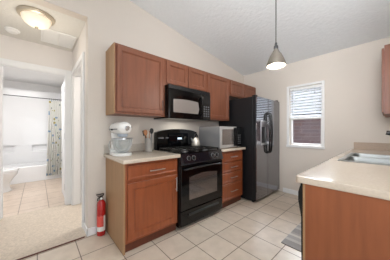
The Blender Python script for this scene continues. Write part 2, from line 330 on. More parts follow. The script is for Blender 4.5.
# baseboards
def base(name, *a):
    b = NB(); bx(b, *a, bev=0.004); struct(name, b, 'white')
base('baseboard_back', -1.40, -0.39, YB-0.013, YB, 0, 0.085)
base('baseboard_left', XW, XW+0.013, YC-0.013, 0.606, 0, 0.085)
base('baseboard_end', XW-0.185, XW+0.013, YC-0.014, YC, 0.0085, 0.088)
base('baseboard_hall', XH, XH+0.013, -4.0, oy0-cw-0.001, 0.009, 0.095)
# bathroom shell
struct('ceiling_bathroom', bx(NB(), XBF-0.1, XH-0.121, BY0-0.1, BY1+0.1, 2.44, 2.54), 'bathwall')
b = NB(); bx(b, XBF-0.1, XH-0.121, BY1, BY1+0.1, 0, 2.44); struct('wall_bathroom_right', b, 'bathwall')
b = NB(); bx(b, XBF-0.1, XH-0.121, BY0-0.1, BY0, 0, 2.44); struct('wall_bathroom_left', b, 'bathwall')
b = NB(); bx(b, XBF-0.1, XBF, BY0, BY1, 0, 2.44); struct('wall_bathroom_back', b, 'bathwall')

# window
w1 = sroot('window_1')
b = NB(); f = 0.042; oz0_, oz1_ = 0.885, 2.03; ox0, ox1 = -1.33, -0.735
bx(b, ox0, wx0, YB-0.014, YB+0.002, oz0_, oz1_, 0.003); bx(b, wx1, ox1, YB-0.014, YB+0.002, oz0_, oz1_, 0.003); bx(b, wx0, wx1, YB-0.014, YB+0.002, wz1, oz1_, 0.003); bx(b, ox0-0.006, ox1+0.006, YB-0.03, YB+0.002, oz0_-0.005, wz0, 0.004)
struct('window_frame', b, 'white', w1)
b = NB(); q = 0.03
for (z0, z1, y) in ((wz0+0.003, 1.44, YB+0.075), (1.40, wz1-0.003, YB+0.105)):
    bx(b, wx0+0.003, wx0+q, y, y+0.028, z0, z1); bx(b, wx1-q, wx1-0.003, y, y+0.028, z0, z1); bx(b, wx0+q, wx1-q, y, y+0.028, z0, z0+q); bx(b, wx0+q, wx1-q, y, y+0.028, z1-q, z1)
struct('sash', b, 'white', w1)
b = NB(); bx(b, wx0+q, wx1-q, YB+0.088, YB+0.091, wz0+q, 1.41); bx(b, wx0+q, wx1-q, YB+0.118, YB+0.121, 1.43, wz1-q); struct('glass_pane', b, 'glass', w1)
bl = thing('window_blind', 'white horizontal slat blind lowered halfway over the kitchen window', 'blind', (-1.03, YB+0.035, 1.40))
b = NB(); bx(b, wx0+0.006, wx1-0.006, YB+0.010, YB+0.058, wz1-0.05, wz1-0.004, 0.004); obj('head_rail', b, 'whiteplastic', bl)
b = NB(); n = 10; z = 1.458
for i in range(n):
    t = bmesh.new(); bmesh.ops.create_cube(t, size=1); bmesh.ops.scale(t, vec=(wx1-wx0-0.016, 0.050, 0.003), verts=t.verts)
    merge(b, t, Matrix.Translation(((wx0+wx1)/2, YB+0.035, z+i*0.0515)) @ Matrix.Rotation(math.radians(40), 4, 'X'))
obj('slats', b, 'slat', bl)
b = NB(); bx(b, wx0+0.008, wx1-0.008, YB+0.012, YB+0.056, 1.405, 1.427, 0.004); obj('bottom_rail', b, 'whiteplastic', bl)
for x in (wx0+0.09, wx1-0.09): b = NB(); tube(b, [(x, YB+0.006, 1.40), (x, YB+0.006, 1.95)], 0.0015, 6); obj('ladder_cord', b, 'whiteplastic', bl)
b = NB(); tube(b, [(wx0+0.065, YB+0.002, 1.95), (wx0+0.065, YB-0.001, 1.50)], 0.0035, 8); bx(b, wx0+0.060, wx0+0.070, YB-0.006, YB+0.004, 1.47, 1.50, 0.002); obj('tilt_wand', b, 'darksteel', bl)
b = NB(); tube(b, [(wx1-0.10, YB+0.003, 1.95), (wx1-0.10, YB+0.001, 1.86)], 0.002, 6); lathe(b, [(0, -0.03), (0.008, -0.028), (0.009, -0.01), (0.003, 0), (0, 0)], (wx1-0.10, YB+0.001, 1.86), 10); obj('pull_cord', b, 'darksteel', bl)
# neighbour's wall and ground outside
b = NB(); bx(b, -4.5, 2.5, 5.4, 5.6, -0.1, 1.65); o = single('brick_wall', b, 'brick', 'reddish brick wall seen outside through the lower window sash', 'wall', (-1, 5.4, -0.1))
b = NB(); prism(b, [(5.2, 1.66), (8.4, 3.16), (8.4, 3.08), (5.2, 1.58)], 'x', -5.5, 3.5); o = single('added_roof', b, 'shingle', 'dark shingled roof added outside to darken the gaps between blind slats', 'roof', (-1, 5.2, 1.6))  # roof slope added behind the window so the slat gaps stay dark
b = NB(); bx(b, -5, 3, YB+0.15, 5.39, -0.12, -0.1); struct('ground', b, 'siding')

# ---------------------------------------------------------------- cabinets
FX = -1.692   # face frame plane of base units
def bar_handle(name, p0, p1, parent, m='steel', off=0.028, s=1, r=0.0055):
    p0 = Vector(p0); p1 = Vector(p1); d = (p1-p0); o = Vector((s*off, 0, 0)); b = NB()
    tube(b, [p0+o, p1+o], r, 8); a = p0+d*0.12; c = p0+d*0.88
    tube(b, [a, a+o], r*0.8, 8); tube(b, [c, c+o], r*0.8, 8); return obj(name, b, m, parent, True)
t = thing('base_cabinet', 'cherry base cabinet with one wide drawer and door beside the extinguisher', 'cabinet', (-1.98, 0.925, 0))
y0, y1 = 0.609, 1.238
b = NB(); bx(b, XW+0.002, FX, y0+0.016, y1, 0.095, 0.875); obj('body', b, 'wood', t)
b = NB(); bx(b, XW+0.002, FX-0.001, y0, y0+0.0155, 0.001, 0.875); obj('side_panel', b, 'tan', t, label='tan side panel')
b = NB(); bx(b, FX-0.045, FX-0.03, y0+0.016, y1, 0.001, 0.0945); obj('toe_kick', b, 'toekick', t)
d = obj('drawer', door(NB(), y0+0.035, y1-0.015, 0.705, 0.85, FX+0.020, fr=0.018, dep=0.005), 'wood', t)
bar_handle('handle', (FX+0.019, 0.86, 0.773), (FX+0.019, 1.04, 0.773), d)
d = obj('door', door(NB(), y0+0.035, y1-0.015, 0.125, 0.675, FX+0.020, fr=0.06), 'wood', t)
bar_handle('handle', (FX+0.019, y1-0.042, 0.49), (FX+0.019, y1-0.042, 0.65), d)
t = thing('drawer_cabinet', 'cherry base cabinet of four drawers between stove and refrigerator', 'cabinet', (-1.98, 2.31, 0))
y0, y1 = 2.020, 2.606
b = NB(); bx(b, XW+0.002, FX, y0, y1, 0.095, 0.875); obj('body', b, 'wood', t)
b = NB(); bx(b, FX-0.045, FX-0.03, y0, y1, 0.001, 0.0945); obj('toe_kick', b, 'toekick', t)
for z0, z1 in ((0.12, 0.365), (0.385, 0.53), (0.55, 0.69), (0.71, 0.85)):
    d = obj('drawer', door(NB(), y0+0.03, y1-0.025, z0, z1, FX+0.020, fr=0.018, dep=0.005), 'wood', t)
    zz = (z0+z1)/2; bar_handle('handle', (FX+0.019, 2.235, zz), (FX+0.019, 2.41, zz), d)
def counter(name, label, y0, y1, loc, x1=-1.629):
    t = thing(name, label, 'countertop', loc)
    b = NB(); bx(b, XW+0.001, x1, y0, y1, 0.876, 0.914, 0.006, 3); obj('worktop', b, 'counter', t, True)
    b = NB(); bx(b, XW+0.001, XW+0.02, y0+0.004, y1-0.002, 0.9145, 1.016, 0.003); obj('backsplash', b, 'splash_grey', t)
counter('countertop', 'short beige laminate countertop under the stand mixer', 0.584, 1.240, (-1.95, 0.91, 0.876))
counter('countertop', 'short beige laminate countertop under the silver microwave', 2.019, 2.612, (-1.95, 2.31, 0.876))

UX = -1.975   # face frame plane of wall units
def wall_cab(label, y0, y1, z0, z1, doors, hs, endp=False):
    t = thing('wall_cabinet', label, 'cabinet', (-2.12, (y0+y1)/2, z0), 'wall cabinets along the left wall')
    b = NB(); bx(b, XW+0.002, UX, y0+(0.012 if endp else 0), y1, z0, z1); obj('body', b, 'wood_up', t)
    if endp: b = NB(); bx(b, XW+0.002, UX-0.001, y0, y0+0.0115, z0, z1); obj('side_panel', b, 'tan', t, label='tan side panel')
    for (a, c), h in zip(doors, hs):
        d = obj('door', door(NB(), a, c, z0+0.022, z1-0.022, UX+0.020, fr=0.05), 'wood_up', t)
        if h is not None: bar_handle('handle', (UX+0.019, h, z0+0.07), (UX+0.019, h, z0+0.20), d, 'blackmatte', r=0.004, off=0.02)
wall_cab('wide single-door cherry wall cabinet at the near end above the mixer', 0.609, 1.240, 1.372, 2.134, [(0.635, 1.215)], [1.19], True)
wall_cab('short two-door cherry wall cabinet above the black microwave', 1.241, 2.017, 1.790, 2.134, [(1.262, 1.622), (1.636, 1.996)], [None, None])
wall_cab('tall single-door cherry wall cabinet between microwave hood and refrigerator', 2.018, 2.612, 1.372, 2.134, [(2.045, 2.585)], [2.562])
wall_cab('short two-door cherry wall cabinet above the refrigerator', 2.613, 3.555, 1.835, 2.134, [(2.635, 3.07), (3.09, 3.53)], [None, None])
# upper unit on the right wall
t = thing('wall_cabinet', 'cherry wall cabinet at the right edge above the sink counter', 'cabinet', (0.1, 3.2, 1.372))
b = NB(); bx(b, -0.047, XR-0.002, 2.86, YB-0.002, 1.372, 2.134); obj('body', b, 'wood_up', t)
obj('door', door(NB(), 2.885, YB-0.03, 1.392, 2.112, -0.068, s=-1, fr=0.05), 'wood_up', t)

# ---------------------------------------------------------------- sink run
t = thing('sink_cabinet', 'long cherry base cabinet under the sink with orange-brown end panel', 'cabinet', (0, 2.3, 0))
b = NB(); bx(b, -0.335, XR-0.001, 1.170, 1.188, 0.001, 0.875); obj('end_panel', b, 'wood_end', t, label='flat orange-brown end panel')
b = NB(); bx(b, -0.348, -0.3355, 1.168, 1.190, 0.001, 0.875, 0.002); obj('end_stile', b, 'tan', t, label='lighter end stile')
b = NB(); bx(b, -0.31, XR-0.001, 1.80, 1.815, 0.10, 0.875); bx(b, -0.31, -0.295, 1.815, YB-0.002, 0.10, 0.875); bx(b, XR-0.015, XR-0.001, 1.815, YB-0.002, 0.10, 0.875); bx(b, -0.295, XR-0.015, 1.815, YB-0.002, 0.10, 0.115); obj('body', b, 'wood', t)
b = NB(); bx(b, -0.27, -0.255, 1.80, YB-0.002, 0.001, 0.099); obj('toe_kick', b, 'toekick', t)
for a, c in ((1.82, 2.23), (2.25, 2.66), (2.68, 3.10), (3.12, 3.53)):
    d = obj('door', door(NB(), a, c, 0.125, 0.675, -0.330, s=-1), 'wood', t); bar_handle('handle', (-0.329, c-0.04, 0.49), (-0.329, c-0.04, 0.65), d, s=-1)
    obj('drawer_front', door(NB(), a, c, 0.705, 0.85, -0.330, s=-1, fr=0.018, dep=0.005), 'wood', t)
t = thing('dishwasher', 'black dishwasher at the near end of the sink cabinets', 'dishwasher', (-0.05, 1.49, 0))
b = NB(); bx(b, -0.31, XR-0.03, 1.195, 1.793, 0.10, 0.870); bx(b, -0.26, XR-0.06, 1.21, 1.78, 0.001, 0.10); obj('tub', b, 'blackplastic', t)
b = NB(); prism(b, [(-0.312, 0.12), (-0.358, 0.12), (-0.362, 0.30), (-0.364, 0.66), (-0.372, 0.71), (-0.380, 0.76), (-0.380, 0.81), (-0.366, 0.865), (-0.312, 0.865)], 'y', 1.194, 1.794); obj('door', b, 'black', t)
b = NB(); tube(b, [(-0.374, 1.26, 0.745), (-0.394, 1.28, 0.745), (-0.396, 1.50, 0.745), (-0.394, 1.71, 0.745), (-0.374, 1.73, 0.745)], 0.009, 10); obj('handle', b, 'blackplastic', t, True)
# countertop with cut-out for the sink
t = thing('countertop', 'long beige laminate countertop around the steel sink', 'countertop', (-0.06, 2.36, 0.876))
cx0, cx1, cy0, cy1 = -0.387, XR-0.001, 1.149, YB-0.001
hx0, hx1, hy0, hy1 = -0.295, 0.175, 2.065, 2.825
def roundrect(x0, x1, y0, y1, r, n=5, which=(1, 1, 1, 1)):
    P = []
    for (cx, cy, a), k in zip(((x0, y0, PI), (x1, y0, 1.5*PI), (x1, y1, 0), (x0, y1, 0.5*PI)), which):
        if not k: P.append((cx, cy)); continue
        ox = cx+(r if cx == x0 else -r); oy = cy+(r if cy == y0 else -r)
        for i in range(n+1):
            th = a+i/n*PI/2; P.append((ox+r*math.cos(th), oy+r*math.sin(th)))
    return P
b = NB(); prism(b, roundrect(cx0, cx1, cy0, hy0, 0.03, which=(1, 0, 0, 0)), 'z', 0.876, 0.914)
bmesh.ops.bevel(b, geom=[e for e in b.edges if abs(e.verts[0].co.z-e.verts[1].co.z) < 1e-5 and min(e.verts[0].co.y, e.verts[1].co.y) < hy0-0.01 and (e.verts[0].co.x < XR-0.01 or e.verts[1].co.x < XR-0.01)], offset=0.006, segments=3, profile=0.5, affect='EDGES')
bx(b, cx0, hx0, hy0, hy1, 0.876, 0.914); bx(b, hx1, cx1, hy0, hy1, 0.876, 0.914); bx(b, cx0, cx1, hy1, cy1, 0.876, 0.914)
obj('worktop', b, 'counter', t, 30)
b = NB(); bx(b, -0.486+0.02, XR-0.001, YB-0.021, YB-0.001, 0.9145, 1.018, 0.002) if False else bx(b, -0.372, XR-0.001, YB-0.021, YB-0.001, 0.9145, 1.018, 0.002); obj('backsplash', b, 'splash', t)
# sink
t = thing('sink', 'double-basin stainless steel sink set in the long countertop', 'sink', (-0.06, 2.44, 0.914))
b = NB(); rx0, rx1, ry0, ry1 = -0.325, 0.205, 2.035, 2.850
bas = [(-0.285, 0.125, 2.075, 2.425), (-0.285, 0.125, 2.465, 2.815)]
zt = 0.921
bx(b, rx0, bas[0][0], ry0, ry1, 0.9145, zt, 0.002); bx(b, bas[0][1], rx1, ry0, ry1, 0.9145, zt, 0.002)
bx(b, bas[0][0], bas[0][1], ry0, bas[0][2], 0.9145, zt, 0.002); bx(b, bas[0][0], bas[0][1], bas[0][3], bas[1][2], 0.9145, zt, 0.002); bx(b, bas[0][0], bas[0][1], bas[1][3], ry1, 0.9145, zt, 0.002)
obj('rim', b, 'sinksteel', t)
for (a0, a1, c0, c1) in bas:
    b = NB(); e = 0.0025; ins = 0.018
    lo = roundrect(a0+ins, a1-ins, c0+ins, c1-ins, 0.04); hi = roundrect(a0, a1, c0, c1, 0.05)
    V1 = [b.verts.new((x, y, 0.919)) for x, y in hi]; V2 = [b.verts.new((x, y, 0.745)) for x, y in lo]; V3 = [b.verts.new((x, y, 0.730)) for x, y in roundrect(a0+ins+0.02, a1-ins-0.02, c0+ins+0.02, c1-ins-0.02, 0.03)]
    m_ = len(V1)
    for A, B_ in ((V1, V2), (V2, V3)):
        for i in range(m_): b.faces.new((A[i], A[(i+1) % m_], B_[(i+1) % m_], B_[i]))
    b.faces.new(V3); bmesh.ops.recalc_face_normals(b, faces=b.faces)
    bmesh.ops.solidify(b, geom=list(b.faces), thickness=0.0015)
    o = obj('basin', b, 'sinksteel', t, True)
    b = NB(); lathe(b, [(0, 0.003), (0.03, 0.003), (0.042, 0.006), (0.044, 0.0), (0, 0.0)], ((a0+a1)/2, (c0+c1)/2, 0.733), 20); obj('drain', b, 'darksteel', o, True)
t = thing('faucet', 'black kitchen faucet reaching over the sink from the right', 'faucet', (0.175, 2.44, 0.921))
b = NB(); lathe(b, [(0, 0), (0.03, 0), (0.03, 0.01), (0.022, 0.02), (0.02, 0.10), (0, 0.10)], (0.175, 2.44, 0.9215), 18); obj('base', b, 'blackmatte', t, True)
b = NB(); tube(b, [(0.175, 2.44, 1.01), (0.175, 2.44, 1.06), (0.165, 2.44, 1.10), (0.12, 2.44, 1.130), (0.06, 2.44, 1.148), (-0.028, 2.44, 1.168)], [0.016, 0.016, 0.016, 0.016, 0.019, 0.021], 14); obj('spout', b, 'blackmatte', t, True)
b = NB(); tube(b, [(0.175, 2.46, 1.0), (0.175, 2.50, 1.02), (0.17, 2.56, 1.06)], [0.009, 0.008, 0.006], 8); obj('lever', b, 'blackmatte', t, True)

# ---------------------------------------------------------------- range
t = thing('stove', 'black freestanding gas range with glass oven door', 'stove', (-1.95, 1.63, 0))
RY0, RY1 = 1.246, 2.012; RF = -1.648
b = NB(); bx(b, -2.262, RF-0.02, RY0, RY1, 0.03, 0.905, 0.004)
for x in (-2.2, -1.74):
    for y in (RY0+0.05, RY1-0.05): lathe(b, [(0, 0), (0.018, 0), (0.014, 0.03), (0, 0.03)], (x, y, 0.001), 10)
obj('body', b, 'black', t)
b = NB(); bx(b, -2.262, RF-0.01, RY0+0.001, RY1-0.001, 0.9055, 0.918, 0.004); obj('cooktop', b, 'black', t)
b = NB()
P = [(RY0, 0.9185), (RY1, 0.9185), (RY1, 1.165)]+[(RY1-(RY1-RY0)*i/12, 1.165+0.050*math.sin(PI*i/12)**0.6) for i in range(1, 12)]+[(RY0, 1.165)]
prism(b, P, 'x', -2.262, -2.200); obj('backguard', b, 'black', t)
b = NB(); prism(b, [(-2.1995, 0.98), (-2.187, 0.985), (-2.180, 1.13), (-2.1995, 1.15)], 'y', RY0+0.20, RY1-0.20); c = obj('clock_panel', b, 'screen', t)
b = NB(); bx(b, -2.1825, -2.180, 1.60, 1.68, 1.055, 1.085); obj('clock_display', b, 'ledclock', c)
for k in range(2):
    b = NB(); bx(b, -2.1995, -2.197, RY0+0.03+k*0.12-0.0, RY0+0.12+k*0.10, 1.075, 1.092, 0.001); obj('panel_badge', b, 'keys', t)
for cy in (RY0+0.20, RY1-0.20):
    b = NB()
    for cx in (-2.06, -1.82):
        # each iron grate: a square ring with fingers
        pass
    x0_, x1_, a_, c_ = -2.17, -1.70, cy-0.165, cy+0.165
    for (p, q_) in (((x0_, a_), (x1_, a_)), ((x0_, c_), (x1_, c_)), ((x0_, a_), (x0_, c_)), ((x1_, a_), (x1_, c_)), ((-1.935, a_), (-1.935, c_))):
        bx(b, min(p[0], q_[0])-0.006, max(p[0], q_[0])+0.006, min(p[1], q_[1])-0.006, max(p[1], q_[1])+0.006, 0.936, 0.950, 0.002)
    for cx in (-2.052, -1.818):
        for dx, dy in ((1, 0), (-1, 0), (0, 1), (0, -1)):
            px_, py_ = cx+dx*0.115, cy+dy*0.16; qx_, qy_ = cx+dx*0.03, cy+dy*0.03
            bx(b, min(px_, qx_)-0.005, max(px_, qx_)+0.005, min(py_, qy_)-0.005, max(py_, qy_)+0.005, 0.940, 0.951, 0.002)
    for x in (x0_, x1_):
        for y in (a_, c_): bx(b, x-0.007, x+0.007, y-0.007, y+0.007, 0.9185, 0.937)
    obj('grate', b, 'blackmatte', t)
    for cx in (-2.052, -1.818):
        b = NB(); lathe(b, [(0.05, 0), (0.05, 0.006), (0.035, 0.008), (0.035, 0.014), (0.028, 0.018), (0, 0.018)], (cx, cy, 0.9183), 20); obj('burner', b, 'steelside', t, True)
# slanted knob panel
b = NB(); prism(b, [(RF-0.02, 0.905), (RF-0.012, 0.905), (RF+0.022, 0.795), (RF+0.018, 0.775), (RF-0.02, 0.775)], 'y', RY0+0.002, RY1-0.002); kp = obj('knob_panel', b, 'navy', t, label='blue-black knob panel')
ang = math.atan2(0.034, 0.11); nrm = Vector((math.cos(ang), 0, math.sin(ang)))
for y in (1.375, 1.455, 1.805, 1.885):
    c = Vector((RF+0.005, y, 0.850)); b = NB(); R = nrm.to_track_quat('Z', 'Y').to_matrix().to_4x4()
    lathe(b, [(0, 0), (0.027, 0), (0.025, 0.008), (0.018, 0.012), (0.016, 0.026), (0, 0.028)], c, 18, mx=R); tb = NB(); o = obj('knob', b, 'blackplastic', kp, True)
    b = NB(); lathe(b, [(0.0275, -0.001), (0.0300, -0.001), (0.0300, 0.005), (0.0275, 0.005), (0.0275, -0.001)], c, 24, mx=R); bx(b, c.x+0.028, c.x+0.031, y-0.0025, y+0.0025, 0.845, 0.872); obj('knob_ring', b, 'steel', o, True)
b = NB(); bx(b, RF-0.019, RF+0.012, RY0+0.003, RY1-0.003, 0.235, 0.768, 0.006); od = obj('oven_door', b, 'black', t)
b = NB()
P = [(1.375, 0.345), (1.885, 0.345), (1.885, 0.62)]+[(1.885-0.51*i/10, 0.62+0.028*math.sin(PI*i/10)) for i in range(1, 10)]+[(1.375, 0.62)]
prism(b, P, 'x', RF+0.0122, RF+0.0145); obj('oven_window', b, 'glassblack', od)
b = NB()
tube(b, [(RF+0.012, RY0+0.05, 0.725), (RF+0.045, RY0+0.06, 0.728)]+[(RF+0.050+0.006*math.sin(PI*i/8), RY0+0.07+(RY1-RY0-0.14)*i/8, 0.730+0.012*math.sin(PI*i/8)) for i in range(9)]+[(RF+0.045, RY1-0.06, 0.728), (RF+0.012, RY1-0.05, 0.725)], 0.011, 10); obj('handle', b, 'navy', od, True)
b = NB(); bx(b, RF-0.019, RF+0.010, RY0+0.003, RY1-0.003, 0.055, 0.228, 0.006); dr = obj('storage_drawer', b, 'black', t)
b = NB(); prism(b, [(RF+0.0102, 0.150), (RF+0.026, 0.156), (RF+0.030, 0.172), (RF+0.0102, 0.182)], 'y', RY0+0.12, RY1-0.10); obj('handle', b, 'blackmatte', dr)

# ---------------------------------------------------------------- microwave hood
t = thing('microwave_hood', 'black over-the-range microwave under the short wall cabinet', 'microwave', (-2.08, 1.63, 1.345))
MX = -1.895
b = NB(); bx(b, XW+0.003, MX, 1.244, 2.014, 1.350, 1.786, 0.003); obj('body', b, 'black', t)
b = NB(); bx(b, MX+0.0005, MX+0.012, 1.246, 2.012, 1.735, 1.784, 0.003)
for k in range(3): bx(b, MX+0.012, MX+0.016, 1.27, 1.99, 1.742+k*0.013, 1.748+k*0.013)
obj('vent_grille', b, 'blackplastic', t)
b = NB(); bx(b, MX+0.0005, MX+0.018, 1.246, 1.832, 1.355, 1.732, 0.006); dd = obj('door', b, 'black', t)
b = NB(); P = [(1.31, 1.43), (1.745, 1.43), (1.765, 1.50), (1.745, 1.60)]+[(1.745-0.435*i/8, 1.60+0.012*math.sin(PI*i/8)) for i in range(1, 8)]+[(1.31, 1.60)]
prism(b, P, 'x', MX+0.0182, MX+0.0205); obj('door_window', b, mat('mirrored_microwave_glass', srgb(178, 174, 170), 0.14, metal=0.55, noise=0.0), dd, label='reflective grey window')
b = NB(); tube(b, [(MX+0.018, 1.80, 1.40), (MX+0.045, 1.80, 1.43), (MX+0.050, 1.80, 1.54), (MX+0.045, 1.80, 1.65), (MX+0.018, 1.80, 1.68)], 0.010, 8); obj('handle', b, 'black', dd, True)
b = NB(); bx(b, MX+0.0005, MX+0.016, 1.836, 2.012, 1.355, 1.732, 0.004); cp = obj('control_panel', b, 'black', t)
b = NB()
for i in range(5):
    for j in range(3): bx(b, MX+0.0162, MX+0.0175, 1.862+j*0.045, 1.862+j*0.045+0.030, 1.40+i*0.035, 1.40+i*0.035+0.020)
obj('buttons', b, 'keys', cp); b = NB(); bx(b, MX+0.0162, MX+0.0175, 1.86, 1.985, 1.60, 1.66); obj('display', b, 'screen', cp)

# ---------------------------------------------------------------- fridge
t = thing('refrigerator', 'tall black stainless side-by-side refrigerator with water dispenser', 'refrigerator', (-1.85, 3.09, 0))
GX = -1.455; G0, G1, GZ = 2.652, 3.535, 1.778; GM = 3.045
b = NB(); bx(b, XW+0.02, GX-0.075, G0+0.004, G1-0.004, 0.02, GZ-0.02, 0.004); obj('cabinet_body', b, 'fridge_side', t)
b = NB(); bx(b, GX-0.10, GX-0.07, G0+0.02, G1-0.02, 0.001, 0.045); obj('kick_plate', b, 'blackplastic', t)
for hh in (G0+0.01, G1-0.07): b = NB(); bx(b, GX-0.09, GX-0.02, hh, hh+0.06, GZ-0.019, GZ+0.005, 0.004); obj('hinge_cover', b, 'blackplastic', t)
for nm, a, c in (('freezer_door', G0, GM-0.004), ('fresh_food_door', GM+0.004, G1)):
    b = NB(); bx(b, GX-0.070, GX-0.012, a, c, 0.05, GZ-0.022, 0.004); d = obj(nm, b, 'fridge_side', t)
    b = NB()
    if nm == 'freezer_door':
        # front skin around the dispenser recess
        q0, q1, r0, r1 = 2.79, 2.985, 0.965, 1.36
        for args in ((a+0.002, q0, 0.052, GZ-0.024), (q1, c-0.002, 0.052, GZ-0.024), (q0, q1, 0.052, r0), (q0, q1, r1, GZ-0.024)): bx(b, GX-0.0115, GX, *args)
    else: bx(b, GX-0.0115, GX, a+0.002, c-0.002, 0.052, GZ-0.024, 0.003)
    obj('front_skin', b, 'fridge_front', d)
    if nm == 'freezer_door':
        b = NB(); bx(b, GX-0.0112, GX+0.006, q0, q1, 1.255, r1, 0.003); bx(b, GX-0.0112, GX+0.004, q0, q0+0.02, r0, 1.254); bx(b, GX-0.0112, GX+0.004, q1-0.02, q1, r0, 1.254); bx(b, GX-0.0112, GX+0.008, q0, q1, r0-0.02, r0+0.015, 0.003); e_ = obj('dispenser_frame', b, 'steel', d)
        b = NB(); bx(b, GX-0.0118, GX-0.009, q0+0.02, q1-0.02, r0+0.015, 1.254); bx(b, GX-0.009, GX+0.001, (q0+q1)/2-0.03, (q0+q1)/2+0.03, 1.06, 1.18, 0.003); obj('dispenser_recess', b, 'blackplastic', e_)
    hy = GM-0.034 if nm == 'freezer_door' else GM+0.034
    b = NB(); s_ = -1 if nm == 'freezer_door' else 1
    tube(b, [(GX-0.002, hy-s_*0.0, 0.80), (GX+0.035, hy, 0.815)]+[(GX+0.045+0.012*math.sin(PI*i/8), hy+s_*0.010*math.sin(PI*i/8), 0.84+0.62*i/8) for i in range(9)]+[(GX+0.035, hy, 1.485), (GX-0.002, hy, 1.50)], 0.015, 10); obj('handle', b, 'black', d, True)

# ---------------------------------------------------------------- countertop microwave
t = thing('microwave_oven', 'silver countertop microwave with dark door window', 'microwave', (-1.92, 2.32, 0.915))
a, c, f_, z0, z1 = 2.035, 2.600, -1.700, 0.926, 1.255
b = NB(); bx(b, -2.165, f_-0.02, a, c, z0, z1, 0.006)
for x in (-2.13, -1.75):
    for y in (a+0.04, c-0.04): lathe(b, [(0, 0), (0.014, 0), (0.014, 0.012), (0, 0.012)], (x, y, 0.9145), 10)
obj('body', b, 'steelside', t)
b = NB(); bx(b, f_-0.0195, f_, a, 2.455, z0, z1, 0.005); d = obj('door', b, 'satin', t)
b = NB(); bx(b, f_+0.0003, f_+0.003, a+0.045, 2.36, z0+0.045, z1-0.045, 0.001); obj('door_window', b, 'glassblack', d, label='dark glass window')
b = NB(); bx(b, f_+0.0003, f_+0.003, 2.365, 2.45, z0+0.015, z1-0.015, 0.001); obj('door_trim', b, 'blackplastic', d)
b = NB(); bx(b, f_-0.0195, f_, 2.457, c, z0, z1, 0.005); cp = obj('control_panel', b, 'black', t, label='black key panel')
b = NB()
for i in range(5):
    for j in range(3): bx(b, f_+0.0003, f_+0.0015, 2.485+j*0.033, 2.485+j*0.033+0.020, z0+0.045+i*0.034, z0+0.045+i*0.034+0.018)
obj('buttons', b, 'keys', cp); b = NB(); bx(b, f_+0.0003, f_+0.0015, 2.48, 2.57, z1-0.075, z1-0.035); obj('display', b, 'screen', cp)

# ---------------------------------------------------------------- kettle
kx, ky, kz = -2.052, 1.862, 0.952
t = thing('kettle', 'pale steel kettle with black handle on the rear stove grate', 'kettle', (kx, ky, kz))
b = NB(); lathe(b, [(0, 0), (0.062, 0), (0.068, 0.012), (0.066, 0.04), (0.056, 0.085), (0.040, 0.118), (0.028, 0.130), (0, 0.130)], (kx, ky, kz), 28); obj('body', b, mat('satin_pale_steel', srgb(214, 208, 198), 0.3, metal=0.6, noise=0.02), t, True)
b = NB(); lathe(b, [(0.028, 0.1305), (0.027, 0.138), (0.010, 0.146), (0.008, 0.156), (0.012, 0.166), (0.006, 0.172), (0, 0.172)], (kx, ky, kz), 20); obj('lid', b, 'blackplastic', t, True)
b = NB(); tube(b, [(kx, ky-0.055, kz+0.055), (kx, ky-0.085, kz+0.090), (kx, ky-0.100, kz+0.125)], [0.016, 0.012, 0.009], 12); obj('spout', b, 'steel', t, True)
b = NB(); tube(b, [(kx, ky-0.045+0.09*i/10, kz+0.105+0.085*math.sin(PI*i/10)**0.7) for i in range(11)], 0.008, 10); obj('handle', b, 'blackplastic', t, True)

# ---------------------------------------------------------------- stand mixer (head points along local +x)
t = thing('stand_mixer', 'white stand mixer with clear bowl at the near end of the countertop', 'mixer', (-2.075, 0.705, 0.9145), local=1, rz=math.radians(8))
b = NB()
P = [(0.155*math.cos(a_)+(0.02 if math.cos(a_) > 0 else -0.02), (0.105 if math.cos(a_) > 0 else 0.085)*math.sin(a_)) for a_ in [2*PI*i/28 for i in range(28)]]
prism(b, P, 'z', 0.0, 0.026); bmesh.ops.bevel(b, geom=[e for e in b.edges if e.verts[0].co.z > 0.02 and e.verts[1].co.z > 0.02], offset=0.008, segments=3, affect='EDGES', profile=0.5)
obj('base', b, 'mixerwhite', t, 50)
b = NB(); lathe(b, [(0, 0.024), (0.062, 0.024), (0.050, 0.06), (0.042, 0.12), (0.044, 0.20), (0.052, 0.250), (0, 0.250)], (-0.115, 0, 0), 24, sx=0.85, sy=1.0); obj('column', b, 'mixerwhite', t, True)
b = NB(); R = Matrix.Rotation(PI/2, 4, 'Y')
lathe(b, [(0, -0.175), (0.035, -0.168), (0.060, -0.14), (0.070, -0.09), (0.073, -0.02), (0.074, 0.06), (0.071, 0.11), (0.062, 0.135), (0.040, 0.150), (0, 0.152)], (0.005, 0, 0.302), 28, sx=0.98, sy=1.08, mx=R); hd = obj('head', b, 'mixerwhite', t, True)
b = NB(); lathe(b, [(0.0740, -0.10), (0.0790, -0.10), (0.0800, 0.0), (0.0790, 0.09), (0.0740, 0.09), (0.0740, -0.10)], (0.005, 0, 0.290), 28, sx=0.16, sy=1.08, mx=R); obj('trim_band', b, 'darksteel', hd, True)
b = NB(); lathe(b, [(0, 0), (0.026, 0), (0.026, 0.012), (0.018, 0.020), (0, 0.020)], (0.153, 0, 0.300), 20, mx=R); obj('attachment_hub', b, 'chrome', hd, True)
for s_ in (-1, 1):
    b = NB(); lathe(b, [(0, 0), (0.010, 0), (0.010, 0.014), (0, 0.016)], (-0.02 if s_ < 0 else 0.10, s_*0.075, 0.285 if s_ < 0 else 0.315), 12, mx=Matrix.Rotation(-s_*PI/2, 4, 'X')); obj('knob', b, 'blackplastic', hd, True)
b = NB(); lathe(b, [(0, 0.20), (0.030, 0.20), (0.050, 0.208), (0.058, 0.235), (0, 0.240)], (0.065, 0, 0), 24); obj('planetary', b, 'mixergrey', t, True)
